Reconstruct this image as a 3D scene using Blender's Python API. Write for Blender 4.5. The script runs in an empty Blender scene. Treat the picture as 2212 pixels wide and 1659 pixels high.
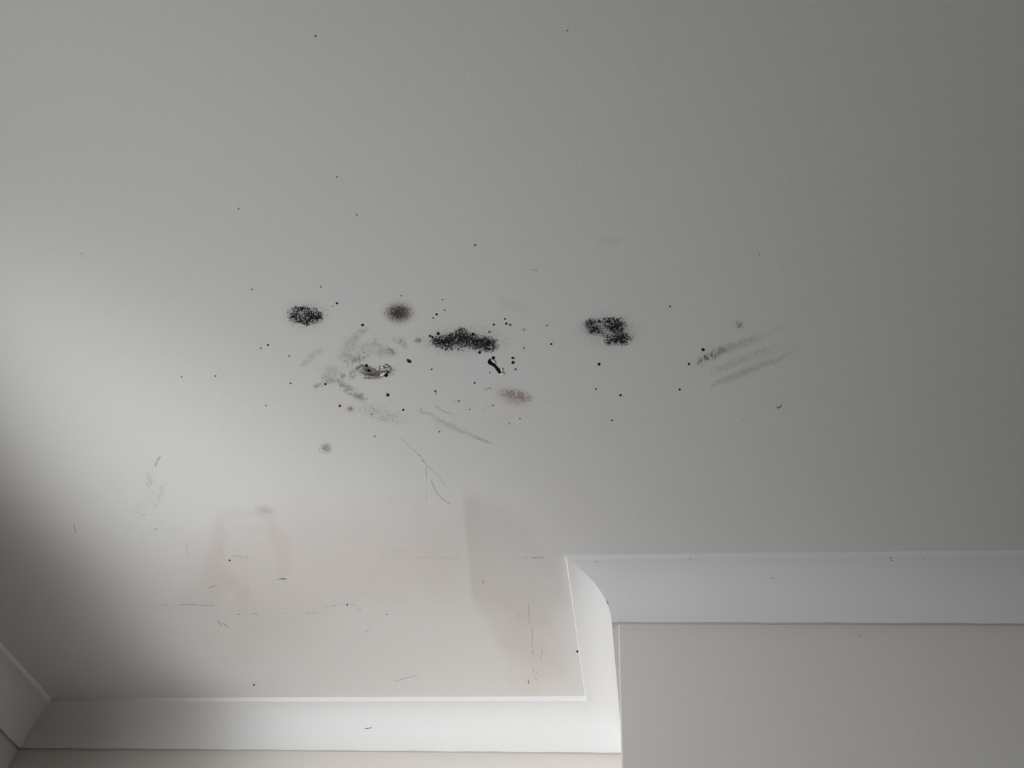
import bpy, math, random
import numpy as np
from mathutils import Matrix

C = bpy.context.scene.collection
rng = np.random.default_rng(11)
random.seed(11)

# ------------------------------------------------------------------ camera
W, H = 2212.0, 1659.0
F, YAW, PITCH, ROLL = 1696.88961, 0.22746, 0.86727, 0.12861
EYE = 1.5                      # eye height; the ceiling is one metre above it
CEIL = 2.5
def basis():
    cy, sy, cp, sp = math.cos(YAW), math.sin(YAW), math.cos(PITCH), math.sin(PITCH)
    f = np.array([-sy * cp, cy * cp, sp]); r = np.array([cy, sy, 0.0]); u = np.cross(r, f)
    c, s = math.cos(ROLL), math.sin(ROLL)
    return c * r + s * u, -s * r + c * u, f
RIGHT, UP, FWD = basis()
cam = bpy.data.objects.new('camera', bpy.data.cameras.new('camera'))
C.objects.link(cam)
cam.data.sensor_fit = 'HORIZONTAL'; cam.data.sensor_width = 36.0
cam.data.lens = F / W * 36.0
cam.data.clip_start = 0.02; cam.data.clip_end = 60
m = Matrix.Identity(4)
for i in range(3):
    m[i][0], m[i][1], m[i][2] = RIGHT[i], UP[i], -FWD[i]
m[2][3] = EYE
cam.matrix_world = m
bpy.context.scene.camera = cam

# ------------------------------------------------------------------ daylight outside the window
# (azimuth off the window's normal, elevation, strength, tightness): soft bright areas
# of the world beyond the window - sky above the horizon, sunlit ground and walls below it
LOBES = [(0, -50, 3.41, 40), (-15, -38, 7.18, 40), (0, -38, 2.2, 40), (-78, -5, 3.11, 40), (-70, -32, 6.17, 130), (-56, -32, 8.31, 130),
         (-49, -32, 30.32, 130), (-49, -25, 5.29, 130), (-35, -18, 6.33, 130), (-42, -11, 10.0, 130), (-35, -11, 8.65, 130)]
BASE_SKY = 0.0
EXPOSURE = 0.0
world = bpy.data.worlds.new('daylight'); bpy.context.scene.world = world
world.use_nodes = True
nt = world.node_tree; nt.nodes.clear()
out = nt.nodes.new('ShaderNodeOutputWorld'); bg = nt.nodes.new('ShaderNodeBackground')
tc = nt.nodes.new('ShaderNodeTexCoord')
acc = None
for az, el, s, kk in LOBES:
    a, e = math.radians(az), math.radians(el)
    d = (-math.cos(e) * math.cos(a), math.cos(e) * math.sin(a), math.sin(e))
    dp = nt.nodes.new('ShaderNodeVectorMath'); dp.operation = 'DOT_PRODUCT'
    nt.links.new(tc.outputs['Generated'], dp.inputs[0]); dp.inputs[1].default_value = d
    ma = nt.nodes.new('ShaderNodeMath'); ma.operation = 'MULTIPLY_ADD'
    nt.links.new(dp.outputs['Value'], ma.inputs[0]); ma.inputs[1].default_value = kk; ma.inputs[2].default_value = -kk
    ex = nt.nodes.new('ShaderNodeMath'); ex.operation = 'EXPONENT'; nt.links.new(ma.outputs[0], ex.inputs[0])
    mu = nt.nodes.new('ShaderNodeMath'); mu.operation = 'MULTIPLY_ADD'
    nt.links.new(ex.outputs[0], mu.inputs[0]); mu.inputs[1].default_value = s
    if acc is None: mu.inputs[2].default_value = BASE_SKY
    else: nt.links.new(acc, mu.inputs[2])
    acc = mu.outputs[0]
bg.inputs['Color'].default_value = (1.0, 1.0, 1.0, 1)
nt.links.new(acc, bg.inputs['Strength']); nt.links.new(bg.outputs[0], out.inputs['Surface'])
world.cycles.sampling_method = 'MANUAL'; world.cycles.sample_map_resolution = 512

vs = bpy.context.scene.view_settings
vs.view_transform = 'Standard'; vs.look = 'None'; vs.exposure = EXPOSURE; vs.gamma = 1.0; vs.use_curve_mapping = False

# ------------------------------------------------------------------ helpers
def hz(z): return z + EYE                       # height given from the eye
def ceil_pt(u, v, drop=0.0):
    """Points of the ceiling plane seen along photo coordinates (u, v) from the measured camera."""
    u = np.asarray(u, float); v = np.asarray(v, float)
    d = ((u - W / 2) / F)[..., None] * RIGHT - ((v - H / 2) / F)[..., None] * UP + FWD
    p = d / d[..., 2:3]
    p[..., 2] = CEIL - drop
    return p
def to_photo(p):
    q = p - np.array([0, 0, EYE])
    z = q @ FWD
    return W / 2 + F * (q @ RIGHT) / z, H / 2 - F * (q @ UP) / z

def principled(name, col, rough=0.85, spec=0.2):
    mt = bpy.data.materials.new(name); mt.use_nodes = True
    b = mt.node_tree.nodes['Principled BSDF']
    b.inputs['Base Color'].default_value = (*col, 1); b.inputs['Roughness'].default_value = rough
    b.inputs['Specular IOR Level'].default_value = spec
    return mt
def bumped(mt, scale, dist, detail=3.0, col_var=0.0, col=None):
    t = mt.node_tree; b = t.nodes['Principled BSDF']
    g = t.nodes.new('ShaderNodeNewGeometry')
    n = t.nodes.new('ShaderNodeTexNoise'); n.inputs['Scale'].default_value = scale; n.inputs['Detail'].default_value = detail
    t.links.new(g.outputs['Position'], n.inputs['Vector'])
    bp = t.nodes.new('ShaderNodeBump'); bp.inputs['Distance'].default_value = dist; bp.inputs['Strength'].default_value = 1.0
    t.links.new(n.outputs['Fac'], bp.inputs['Height']); t.links.new(bp.outputs['Normal'], b.inputs['Normal'])
    return n
def mesh_obj(name, verts, faces, mat, parent=None, smooth=False):
    me = bpy.data.meshes.new(name)
    me.from_pydata([tuple(map(float, v)) for v in verts], [], [tuple(map(int, f)) for f in faces])
    for mm in (mat if isinstance(mat, (list, tuple)) else [mat]): me.materials.append(mm)
    if smooth: me.polygons.foreach_set('use_smooth', [True] * len(me.polygons))
    me.update()
    o = bpy.data.objects.new(name, me); C.objects.link(o)
    if parent: o.parent = parent
    return o
def tag(o, label, cat, group=None, kind=None):
    o['label'] = label; o['category'] = cat
    if group: o['group'] = group
    if kind: o['kind'] = kind
    return o

# ------------------------------------------------------------------ materials
CEIL_COL = (0.797, 0.798, 0.79)
m_ceiling = principled('ceiling_paint', CEIL_COL, 0.9, 0.12)
bumped(m_ceiling, 420.0, 0.00025, 2.0)
t = m_ceiling.node_tree
at = t.nodes.new('ShaderNodeAttribute'); at.attribute_name = 'stain'
mx = t.nodes.new('ShaderNodeMix'); mx.data_type = 'RGBA'; mx.blend_type = 'MULTIPLY'; mx.inputs[0].default_value = 1.0
mx.inputs[6].default_value = (*CEIL_COL, 1)
t.links.new(at.outputs['Color'], mx.inputs[7]); t.links.new(mx.outputs[2], t.nodes['Principled BSDF'].inputs['Base Color'])
m_cornice = principled('white_cornice_paint', (0.86, 0.865, 0.87), 0.7, 0.25); bumped(m_cornice, 300.0, 0.00015)
m_ledge_shadow = principled('ledge_shadow_grey', (0.66, 0.652, 0.64), 0.9, 0.1)  # shadow line under the cornice, put into the colour of the ledge
m_wall = principled('warm_wall_paint', (0.79, 0.752, 0.715), 0.85, 0.2); bumped(m_wall, 380.0, 0.0003)
m_chimney = principled('chimney_wall_paint', (0.79, 0.772, 0.742), 0.85, 0.2); bumped(m_chimney, 330.0, 0.0003)
m_far = principled('far_wall_bounce_cut', (0.22, 0.20, 0.185), 0.9, 0.1)  # unseen walls, dark tone set to cut light bounced onto the right side
m_floor = principled('floor_boards', (0.10, 0.075, 0.055), 0.6)
m_frame = principled('window_paint', (0.75, 0.75, 0.74), 0.5)
m_black = principled('mould_black', (0.012, 0.012, 0.012), 0.95, 0.05)
m_dark = principled('mould_dark', (0.035, 0.034, 0.033), 0.95, 0.05)
m_grey = principled('mould_grey', (0.16, 0.158, 0.15), 0.95, 0.05)
m_haze = principled('mould_pale_grey', (0.42, 0.418, 0.405), 0.95, 0.05)
m_scuff = principled('scuff_pale', (0.56, 0.558, 0.545), 0.95, 0.05)
m_scuff2 = principled('scuff_grey', (0.42, 0.417, 0.405), 0.95, 0.05)
m_smear = principled('smear_grey', (0.64, 0.638, 0.627), 0.95, 0.05)
m_smear2 = principled('smear_dark_grey', (0.47, 0.467, 0.455), 0.95, 0.05)
m_brown = principled('mould_brown', (0.085, 0.066, 0.058), 0.95, 0.05)
m_brown2 = principled('mould_pale_brown', (0.27, 0.222, 0.198), 0.95, 0.05)
m_residue = principled('paint_residue_grey_brown', (0.30, 0.275, 0.255), 0.95, 0.05)
m_rose = principled('mould_rose_brown', (0.36, 0.285, 0.268), 0.95, 0.05)
m_pink = principled('mould_pink_brown', (0.47, 0.395, 0.372), 0.95, 0.05)
m_chip = principled('bare_plaster_chip', (0.90, 0.89, 0.87), 0.8, 0.1)

# ------------------------------------------------------------------ room plan (measured)
XS, YB, YA, XL = -0.04106, 1.38193, 1.93402, -1.726      # chimney side, chimney front, alcove back, left wall
AB, AA, AL, AS = 0.00583, -0.03097, -0.032, 0.00256       # the walls are slightly out of square
CD, CT, CS, CL = 0.10001, 0.0100, 0.09746, 0.01241        # cornice depth, lip, drop, bottom ledge
CI = CD - 0.0035                                          # the lip leans in a little
XR, YR = 2.3, -2.1                                        # right wall, rear wall
back = lambda o, x: YA - o + AA * (x - XS)
front = lambda o, x: YB - o + AB * (x - XS)
left = lambda o, y: XL + o + AL * (y - YA)
side = lambda o, y: XS - o + AS * (y - YB)
def corner(fx, fy, o):
    x, y = XS, YA
    for _ in range(8):
        y = fy(o, x); x = fx(o, y)
    return np.array([x, y])

def prism(poly, z0, z1):
    n = len(poly)
    v = [(x, y, z0) for x, y in poly] + [(x, y, z1) for x, y in poly]
    f = [tuple(range(n))[::-1], tuple(range(n, 2 * n))] + [(i, (i + 1) % n, n + (i + 1) % n, n + i) for i in range(n)]
    return v, f
def join(parts):
    V, Fc = [], []
    for v, f in parts:
        k = len(V); V += list(v); Fc += [tuple(i + k for i in q) for q in f]
    return V, Fc
TH = 0.10
# walls
xl_b = corner(left, back, 0)
v, f = prism([(xl_b[0] - TH, xl_b[1]), tuple(corner(side, back, 0) + [0.12, 0]), tuple(corner(side, back, 0) + [0.12, TH]), (xl_b[0] - TH, xl_b[1] + TH)], 0, CEIL)
tag(mesh_obj('wall_back', v, f, m_wall), 'pale warm alcove wall below the white cornice at the bottom left', 'wall', kind='structure')
c0 = corner(side, front, 0); c1 = corner(side, back, 0)
v, f = prism([tuple(c0), (XR, front(0, XR)), (XR, c1[1] + TH), tuple(c1 + [0, TH])], 0, CEIL)
o = mesh_obj('wall_chimney', v, f, m_chimney)
bv = o.modifiers.new('soft_arris', 'BEVEL'); bv.width = 0.0025; bv.segments = 2; bv.limit_method = 'ANGLE'
tag(o, 'grey-looking chimney breast wall standing forward on the right', 'wall', kind='structure')
# left wall with the window opening that lights the room (outside the picture)
WY0, WY1, WZ0, WZ1 = -0.40, 1.15, hz(-0.90), hz(0.48)
def lslab(y0, y1, z0, z1):
    return prism([(left(0, y0), y0), (left(0, y1), y1), (left(0, y1) - TH, y1), (left(0, y0) - TH, y0)][::-1], z0, z1)
v, f = join([lslab(YR, WY0, 0, CEIL), lslab(WY1, xl_b[1], 0, CEIL), lslab(WY0, WY1, 0, WZ0), lslab(WY0, WY1, WZ1, CEIL)])
tag(mesh_obj('wall_left', v, f, m_wall), 'shaded left wall below the cornice in the bottom left corner', 'wall', kind='structure')
def bar(y0, y1, z0, z1, d=0.04):
    return prism([(left(-0.03, y0), y0), (left(-0.03, y1), y1), (left(-0.03, y1) - d, y1), (left(-0.03, y0) - d, y0)][::-1], z0, z1)
v, f = join([bar(WY0, WY0 + .03, WZ0, WZ1), bar(WY1 - .03, WY1, WZ0, WZ1), bar(WY0, WY1, WZ0, WZ0 + .03), bar(WY0, WY1, WZ1 - .012, WZ1)])
tag(mesh_obj('window_1', v, f, m_frame), 'open window frame in the left wall', 'window', kind='structure')
RX0, RX1, RZ0, RZ1 = -1.1, 0.9, 0.85, 2.05  # added unseen opening and window, there to let in ambient fill
def rslab(x0, x1, z0, z1, y0=YR - TH, y1=YR):
    return prism([(x0, y0), (x1, y0), (x1, y1), (x0, y1)], z0, z1)
v, f = join([rslab(left(0, YR) - TH, RX0, 0, CEIL), rslab(RX1, XR + TH, 0, CEIL), rslab(RX0, RX1, 0, RZ0), rslab(RX0, RX1, RZ1, CEIL)])
tag(mesh_obj('wall_rear', v, f, m_far), 'unseen wall behind the viewer, darkened to cut bounced light', 'wall', kind='structure')
v, f = join([rslab(a, b, c, d, YR - .07, YR - .03) for a, b, c, d in ((RX0, RX0 + .04, RZ0, RZ1), (RX1 - .04, RX1, RZ0, RZ1), (RX0, RX1, RZ0, RZ0 + .04), (RX0, RX1, RZ1 - .04, RZ1), (-.12, -.08, RZ0, RZ1))])
tag(mesh_obj('fill_window', v, f, m_frame), 'added wide window frame in the wall behind the viewer, for ambient fill', 'window', kind='structure')
v, f = prism([(XR, YR), (XR + TH, YR), (XR + TH, c1[1] + TH), (XR, c1[1] + TH)], 0, CEIL)
tag(mesh_obj('wall_right', v, f, m_far), 'unseen wall at the right end of the room, darkened to cut bounced light', 'wall', kind='structure')
v, f = prism([(left(0, YR) - TH, YR - TH), (XR + TH, YR - TH), (XR + TH, 2.2), (XL - TH - .1, 2.2)], -0.08, 0)
tag(mesh_obj('floor', v, f, m_floor), 'dark timber floor of the room', 'floor', kind='structure')
# portals that guide daylight sampling through the two openings (they add no light of their own)
def portal(name, w, h, cols, loc):
    pl = bpy.data.lights.new(name, 'AREA'); pl.shape = 'RECTANGLE'; pl.size = w; pl.size_y = h; pl.cycles.is_portal = True
    po = bpy.data.objects.new(name, pl); C.objects.link(po)
    mm = Matrix.Identity(4)
    for i in range(3):
        for j in range(3): mm[i][j] = cols[j][i]
        mm[i][3] = loc[i]
    po.matrix_world = mm
ymid = (WY0 + WY1) / 2
portal('window_daylight', WY1 - WY0, WZ1 - WZ0, ((0, 1, 0), (0, 0, -1), (-1, 0, 0)), (left(0, ymid) - TH - 0.02, ymid, (WZ0 + WZ1) / 2))
portal('rear_fill_portal', RX1 - RX0, RZ1 - RZ0, ((1, 0, 0), (0, 0, 1), (0, -1, 0)), ((RX0 + RX1) / 2, YR - TH - .02, (RZ0 + RZ1) / 2))

# ------------------------------------------------------------------ ceiling with its stains
def seg_sd(u, v, a, b):
    ax, ay = a; bx, by = b
    dx, dy = bx - ax, by - ay
    tt = np.clip(((u - ax) * dx + (v - ay) * dy) / (dx * dx + dy * dy + 1e-9), 0, 1)
    return np.hypot(u - ax - tt * dx, v - ay - tt * dy), tt
def sstep(x, a, b):
    x = np.clip((x - a) / (b - a), 0, 1); return x * x * (3 - 2 * x)
_tab = np.random.default_rng(5).random((256, 256))
def vnoise(u, v, s):
    x, y = u / s, v / s
    xi, yi = np.floor(x).astype(int), np.floor(y).astype(int)
    fx, fy = x - xi, y - yi
    fx = fx * fx * (3 - 2 * fx); fy = fy * fy * (3 - 2 * fy)
    g = lambda i, j: _tab[(xi + i) % 256, (yi + j) % 256]
    return (g(0, 0) * (1 - fx) + g(1, 0) * fx) * (1 - fy) + (g(0, 1) * (1 - fx) + g(1, 1) * fx) * fy
def stroke_mask(u, v, pts, soft=0.5):
    """pts: (u, v, full width[, strength]); returns the soft mask of the wiped streak."""
    best = np.zeros_like(u)
    for p, q in zip(pts[:-1], pts[1:]):
        d, tt = seg_sd(u, v, p[:2], q[:2])
        w = (p[2] + (q[2] - p[2]) * tt) / 2
        s = (p[3] if len(p) > 3 else 1.0); s2 = (q[3] if len(q) > 3 else 1.0)
        best = np.maximum(best, (s + (s2 - s) * tt) * (1 - sstep(d, w * (1 - soft), w * (1 + soft))))
    return best
def ell(u, v, cx, cy, rx, ry, soft=0.5, ang=0.0):
    c, s = math.cos(math.radians(ang)), math.sin(math.radians(ang))
    x, y = (u - cx) * c + (v - cy) * s, -(u - cx) * s + (v - cy) * c
    return 1 - sstep(np.hypot(x / rx, y / ry), 1 - soft, 1 + soft)
def poly_mask(u, v, pts, soft):
    ins = np.zeros(u.shape, bool); dm = np.full(u.shape, 1e9)
    n = len(pts)
    for i in range(n):
        (ax, ay), (bx, by) = pts[i], pts[(i + 1) % n]
        dm = np.minimum(dm, seg_sd(u, v, (ax, ay), (bx, by))[0])
        if ay != by:
            ins ^= ((ay > v) != (by > v)) & (u < (bx - ax) * (v - ay) / (by - ay) + ax)
    return sstep(np.where(ins, dm, -dm), -soft, soft)

SMEARS = [  # (points with widths, darkness)
    ([(1508, 784, 12), (1545, 766, 20), (1580, 750, 18), (1620, 738, 14, .6), (1690, 706, 12, .2)], .13),
    ([(1540, 804, 12, .6), (1590, 782, 20), (1640, 763, 18, .8), (1720, 735, 12, .3)], .07),
    ([(1542, 830, 8), (1590, 812, 18), (1640, 790, 13), (1690, 775, 9, .7), (1735, 742, 8, .3)], .10),
    ([(1640, 792, 26, .5), (1700, 760, 22, .3)], .03),
    ([(1700, 690, 10, .6), (1740, 662, 12), (1800, 620, 14, .2)], .02),
    ([(742, 768, 26), (758, 742, 26), (772, 726, 18), (792, 708, 14, .4)], 0.088),
    ([(652, 790, 12), (672, 770, 16), (694, 756, 14, .4)], 0.064),
    ([(780, 768, 34), (800, 752, 26), (820, 742, 20, .4)], 0.072),
    ([(826, 762, 26), (848, 762, 20)], 0.080),
    ([(852, 732, 10, .6), (866, 738, 16), (874, 746, 14)], 0.112),
    ([(700, 822, 10), (716, 806, 28), (722, 800, 16)], 0.096),
    ([(680, 836, 6), (720, 822, 14), (736, 826, 16)], 0.080),
    ([(735, 826, 14), (752, 842, 18), (786, 862, 14)], 0.104),
    ([(770, 872, 20, .5), (810, 890, 34, .8), (850, 902, 26), (905, 908, 14, .3)], 0.048),
    ([(690, 795, 20, .4), (740, 800, 40, .5), (790, 810, 20, .5)], 0.040),
    ([(905, 884, 6), (912, 893, 8), (930, 894, 8), (948, 910, 14), (985, 924, 14), (1060, 958, 7)], .055),
    ([(1010, 905, 30, .4), (1085, 930, 40, .5)], .02),
    ([(938, 876, 4), (955, 888, 5), (985, 900, 10, .4)], .045),
    ([(1046, 885, 8), (1066, 876, 8)], .035),
    ([(975, 864, 5), (990, 868, 7)], .05),
    ([(1085, 652, 10), (1100, 660, 18), (1130, 664, 20, .5)], .045),
    ([(1300, 524, 12), (1320, 522, 18), (1340, 518, 10, .4)], .045),
    ([(1132, 525, 14), (1142, 527, 14)], .015),
    ([(1031, 545, 3), (1036, 580, 3)], -.02),
    ([(1310, 890, 24, .3), (1295, 930, 34, .5)], .018),
    ([(1180, 868, 6), (1230, 858, 8, .3)], .015),
    ([(1378, 868, 5), (1410, 862, 5)], .02),
    ([(325, 1000, 16, .6), (318, 1040, 22), (345, 1060, 22, .6), (300, 1095, 20, .6)], .022),
    ([(364, 1146, 10), (380, 1140, 12), (395, 1146, 8, .5)], .03),
    ([(555, 1100, 12, .7), (575, 1102, 14), (590, 1104, 10, .6)], .12),
    ([(858, 1190, 8), (885, 1188, 8)], .03),
]
GREY_HALO = [(660, 682, 42, 27, .10), (1003, 735, 78, 30, .12), (1312, 715, 58, 36, .11), (704, 968, 16, 12, .05), (1597, 701, 13, 11, .05), (904, 735, 11, 9, .06)]
FILM = [(634, 680, 10, 8, .30), (650, 668, 17, 6, .30), (648, 690, 18, 7, .28), (676, 685, 18, 11, .42), (662, 695, 9, 6, .35), (655, 680, 28, 16, .20),
        (953, 737, 19, 12, .45), (980, 733, 22, 12, .45), (1000, 728, 20, 13, .42), (1015, 735, 22, 12, .42), (1040, 741, 24, 13, .42), (1058, 745, 15, 13, .40), (997, 716, 12, 8, .25),
        (1278, 702, 16, 11, .35), (1288, 713, 16, 9, .32), (1326, 703, 22, 14, .45), (1332, 712, 16, 9, .35), (1340, 731, 22, 10, .42), (1330, 737, 20, 8, .30)]
def stain_color(u, v):
    """Reflectance of the paint, stains included, as a factor of the clean paint."""
    r = np.ones(u.shape + (3,))
    wob = (vnoise(u, v, 60) - .5) * 30 + (vnoise(u + 300, v, 22) - .5) * 14
    wx = (vnoise(u, v + 500, 45) - .5) * 26
    def mul(mask, col):
        r[...] *= 1 - mask[..., None] * (1 - np.array(col))
    uu, vv = u + wx, v + wob
    # damp stain beside the chimney breast: crisp on its left side, fading out to the right
    damp = poly_mask(uu, vv, [(960, 1070), (1050, 1072), (1100, 1105), (1150, 1135), (1215, 1200), (1226, 1300), (1200, 1400), (1150, 1440), (1060, 1400), (960, 1330)], 26)
    edge = 1001 + (v - 1080) * .085 + np.clip(v - 1285, 0, 400) * .5
    cut = sstep(u + wx * .12 - edge, -7 - np.clip(v - 1270, 0, 60) * .3, 7 + np.clip(v - 1270, 0, 60) * .3)
    fade = 1 - .35 * sstep(u, 1060, 1200)
    mul(damp * cut * fade, (.935, .912, .905))
    strip = np.clip(1 - (u + wx * .4 - (1008 + (v - 1080) * .085)) / 60, 0, 1) * cut * damp
    mul(strip * (.5 + .7 * vnoise(u, v, 40)), (.965, .95, .945))
    mul(ell(uu, vv, 1148, 1412, 60, 78, .4), (.975, .935, .928))
    mul(ell(uu, vv, 1185, 1440, 36, 42, .6), (.985, .96, .95))
    mul(poly_mask(uu, vv, [(1060, 1280), (1200, 1280), (1190, 1350), (1100, 1360)], 22), (.955, .945, .94))
    mul(poly_mask(uu, vv, [(380, 1200), (560, 1120), (1210, 1130), (1250, 1520), (300, 1540)], 70), (.988, .968, .955))
    # older keyhole shaped damp stain over the alcove
    mul(stroke_mask(uu, vv, [(505, 1105, 30, .6), (480, 1120, 30), (470, 1190, 36), (478, 1240, 44), (440, 1290, 70, .5)], .8), (.955, .93, .925))
    mul(stroke_mask(uu, vv, [(505, 1104, 16, .5), (560, 1100, 18), (590, 1106, 20), (602, 1160, 26), (608, 1230, 26, .8)], .8), (.96, .935, .925))
    mul(stroke_mask(u + wx * .3, v + wob * .3, [(500, 1255, 18, .7), (520, 1278, 26), (530, 1305, 20), (520, 1322, 12)], .6), (.955, .95, .94))
    mul(stroke_mask(u + wx * .2, v + wob * .2, [(530, 1268, 7), (544, 1292, 8), (552, 1320, 6)], .6), (.95, .945, .94))
    mul(poly_mask(uu, vv, [(430, 1170), (620, 1100), (1000, 1120), (1005, 1300), (760, 1310), (640, 1390), (500, 1400), (410, 1310)], 60), (.96, .93, .915))
    mul(poly_mask(u, v + wob * .1, [(640, 1240), (820, 1302), (900, 1301), (1005, 1298), (1005, 1180), (700, 1190)], 8) * .5, (.985, .98, .98))
    for pts, k in SMEARS:
        mask = stroke_mask(u + (vnoise(u, v, 9) - .5) * 5, v + (vnoise(u + 99, v, 9) - .5) * 5, pts, .55)
        mul(mask * (0.85 + 1.0 * vnoise(u, v + 40, 7)), (1 - k, 1 - k * 1.03, 1 - k * 1.06))
    for cx, cy, rx, ry, k in GREY_HALO:
        mul(ell(u, v, cx, cy, rx, ry, .6), (1 - k, 1 - k, 1 - k))
    for cx, cy, rx, ry, k in FILM:
        mul(ell(u, v, cx, cy, rx, ry, .6), (1 - k, 1 - k, 1 - k))
    mul(ell(u, v, 862, 676, 30, 22, .55), (.72, .68, .655))
    mul(ell(u, v, 862, 676, 17, 13, .8), (.70, .67, .65))
    mul(ell(u, v, 1110, 853, 32, 13, .7, 8) * (.5 + vnoise(u, v, 6)), (.84, .78, .755))
    mul(ell(u, v, 1113, 862, 30, 16, .6, 8), (.95, .91, .89))
    mul(np.maximum(ell(u, v, 797, 802, 24, 10, .6, 14), ell(u, v, 822, 804, 26, 11, .6, -8)) * (.45 + .8 * vnoise(u, v, 4)), (.66, .62, .60))
    mul(ell(u, v, 757, 884, 8, 7, .7), (.80, .75, .74))
    return r

def ceiling():
    fine = 0.003
    xs = np.concatenate([[left(0, YR) - .06, -1.64], np.arange(-1.62, 0.80, fine), [0.9, 1.4, XR + .05]])
    ys = np.concatenate([[YR - .05, -1.0, -.3, 0.0], np.arange(0.10, 1.90, fine), [1.92, 1.95, 2.03]])
    X, Y = np.meshgrid(xs, ys); n, mcol = X.shape
    # the plaster is never quite flat
    sag = 0.0
    P = np.stack([X, Y, np.full_like(X, CEIL)], -1).reshape(-1, 3)
    idx = np.arange(n * mcol).reshape(n, mcol)
    quads = np.stack([idx[:-1, :-1], idx[1:, :-1], idx[1:, 1:], idx[:-1, 1:]], -1).reshape(-1, 4)
    # slab above
    x0, x1, y0, y1 = xs[0], xs[-1], ys[0], ys[-1]
    k = len(P)
    P = np.vstack([P, [(x0, y0, CEIL + .1), (x1, y0, CEIL + .1), (x1, y1, CEIL + .1), (x0, y1, CEIL + .1),
                       (x0, y0, CEIL), (x1, y0, CEIL), (x1, y1, CEIL), (x0, y1, CEIL)]])
    quads = np.vstack([quads, [(k, k + 1, k + 2, k + 3), (k + 4, k + 5, k + 1, k), (k + 5, k + 6, k + 2, k + 1), (k + 6, k + 7, k + 3, k + 2), (k + 7, k + 4, k, k + 3)]])
    me = bpy.data.meshes.new('ceiling')
    me.vertices.add(len(P)); me.vertices.foreach_set('co', P.astype(np.float32).ravel())
    me.loops.add(quads.size); me.loops.foreach_set('vertex_index', quads.astype(np.int32).ravel())
    me.polygons.add(len(quads)); me.polygons.foreach_set('loop_start', (np.arange(len(quads)) * 4).astype(np.int32))
    me.update(calc_edges=True); me.validate()
    col = np.ones((len(P), 4), np.float32)
    vis = (P[:, 0] > -1.63) & (P[:, 0] < .8) & (P[:, 1] > .09) & (P[:, 1] < 1.95)
    u, v = to_photo(P[vis])
    col[vis, :3] = stain_color(u, v)
    a = me.attributes.new('stain', 'FLOAT_COLOR', 'POINT'); a.data.foreach_set('color', col.ravel())
    me.materials.append(m_ceiling)
    o = bpy.data.objects.new('ceiling', me); C.objects.link(o)
    tag(o, 'large off-white painted ceiling spotted with mould and damp stains', 'ceiling', kind='structure')
ceiling()

# ------------------------------------------------------------------ cornices
def cornice(name, a, b, label, taper=None):
    """a, b: functions offset -> plan point at the two mitred ends; swept with the cove profile."""
    prof = [(0, 0), (CD, 0), (CI, CT)]
    for i in range(1, 15):
        th = math.pi / 2 * i / 14
        prof.append((CI - (CI - CL) * math.sin(th), CS - (CS - CT) * math.cos(th)))
    prof += [(0, CS - 0.002)]      # the bottom ledge is slightly undercut
    L = np.linalg.norm(b(0) - a(0)); n = max(4, int(L / 0.02))
    P = len(prof); V = []; Fc = []
    r = np.random.default_rng(len(name) + int(L * 1000))
    ph = r.random(6) * 6.28
    for i in range(n + 1):
        s = i / n; x = s * L
        w = 0 if i in (0, n) else 1
        for j, (o, z) in enumerate(prof):
            oo = o
            if j == P - 2 and taper: oo = o * (1 + (taper - 1) * s)
            p = a(oo) * (1 - s) + b(oo) * s
            dz = 0.0
            if j == P - 2: dz = w * (0.0005 * math.sin(x * 31 + ph[0]) + 0.0004 * math.sin(x * 83 + ph[1]))
            if j == 2: dz = w * (0.0003 * math.sin(x * 23 + ph[2]) + 0.00025 * math.sin(x * 71 + ph[3]))
            V.append((p[0], p[1], CEIL - z + dz))
    for i in range(n):
        for j in range(P):
            k = (j + 1) % P
            Fc.append((i * P + j, i * P + k, (i + 1) * P + k, (i + 1) * P + j))
    Fc += [tuple(range(P))[::-1], tuple(n * P + j for j in range(P))]
    o = mesh_obj(name, V, Fc, [m_cornice, m_ledge_shadow])
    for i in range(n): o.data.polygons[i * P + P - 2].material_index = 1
    for p in o.data.polygons:
        p.use_smooth = False
    me = o.data
    for i in range(n):
        for j in range(2, P - 2): me.polygons[i * P + j].use_smooth = True
    me.set_sharp_from_angle(angle=math.radians(25))
    tag(o, label, 'cornice', kind='structure')
    return o
yl0 = -2.1
cornice('trim_1', lambda o: np.array([left(o, yl0), yl0]), lambda o: corner(left, back, o), 'white coved cornice running along the shaded left wall')
cornice('trim_2', lambda o: corner(left, back, o), lambda o: corner(side, back, o), 'white coved cornice along the alcove back wall, brightly lit at its right end')
cornice('trim_3', lambda o: corner(side, back, o), lambda o: corner(side, front, o), 'short bright coved cornice on the side of the chimney breast')
cornice('trim_4', lambda o: corner(side, front, o), lambda o: np.array([XR, front(o, XR)]), 'grey-white coved cornice along the chimney breast front, upper right', taper=.4)

# ------------------------------------------------------------------ marks on the plaster
# Every mark is laid out on the plane it stands on. PL maps photo measurements to that plane.
def plane_map(point, normal):
    pt = np.array(point, float); nn = np.array(normal, float); nn /= np.linalg.norm(nn)
    eye = np.array([0, 0, EYE])
    def f(u, v, drop=0.0):
        u = np.asarray(u, float); v = np.asarray(v, float)
        d = ((u - W / 2) / F)[..., None] * RIGHT - ((v - H / 2) / F)[..., None] * UP + FWD
        tt = ((pt - eye) @ nn) / (d @ nn)
        return eye + d * tt[..., None] + nn * np.asarray(drop)[..., None]
    return f
on_ceiling = plane_map((0, 0, CEIL), (0, 0, -1))
on_chimney = plane_map((XS, YB, 2), (AB, -1, 0))

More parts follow.
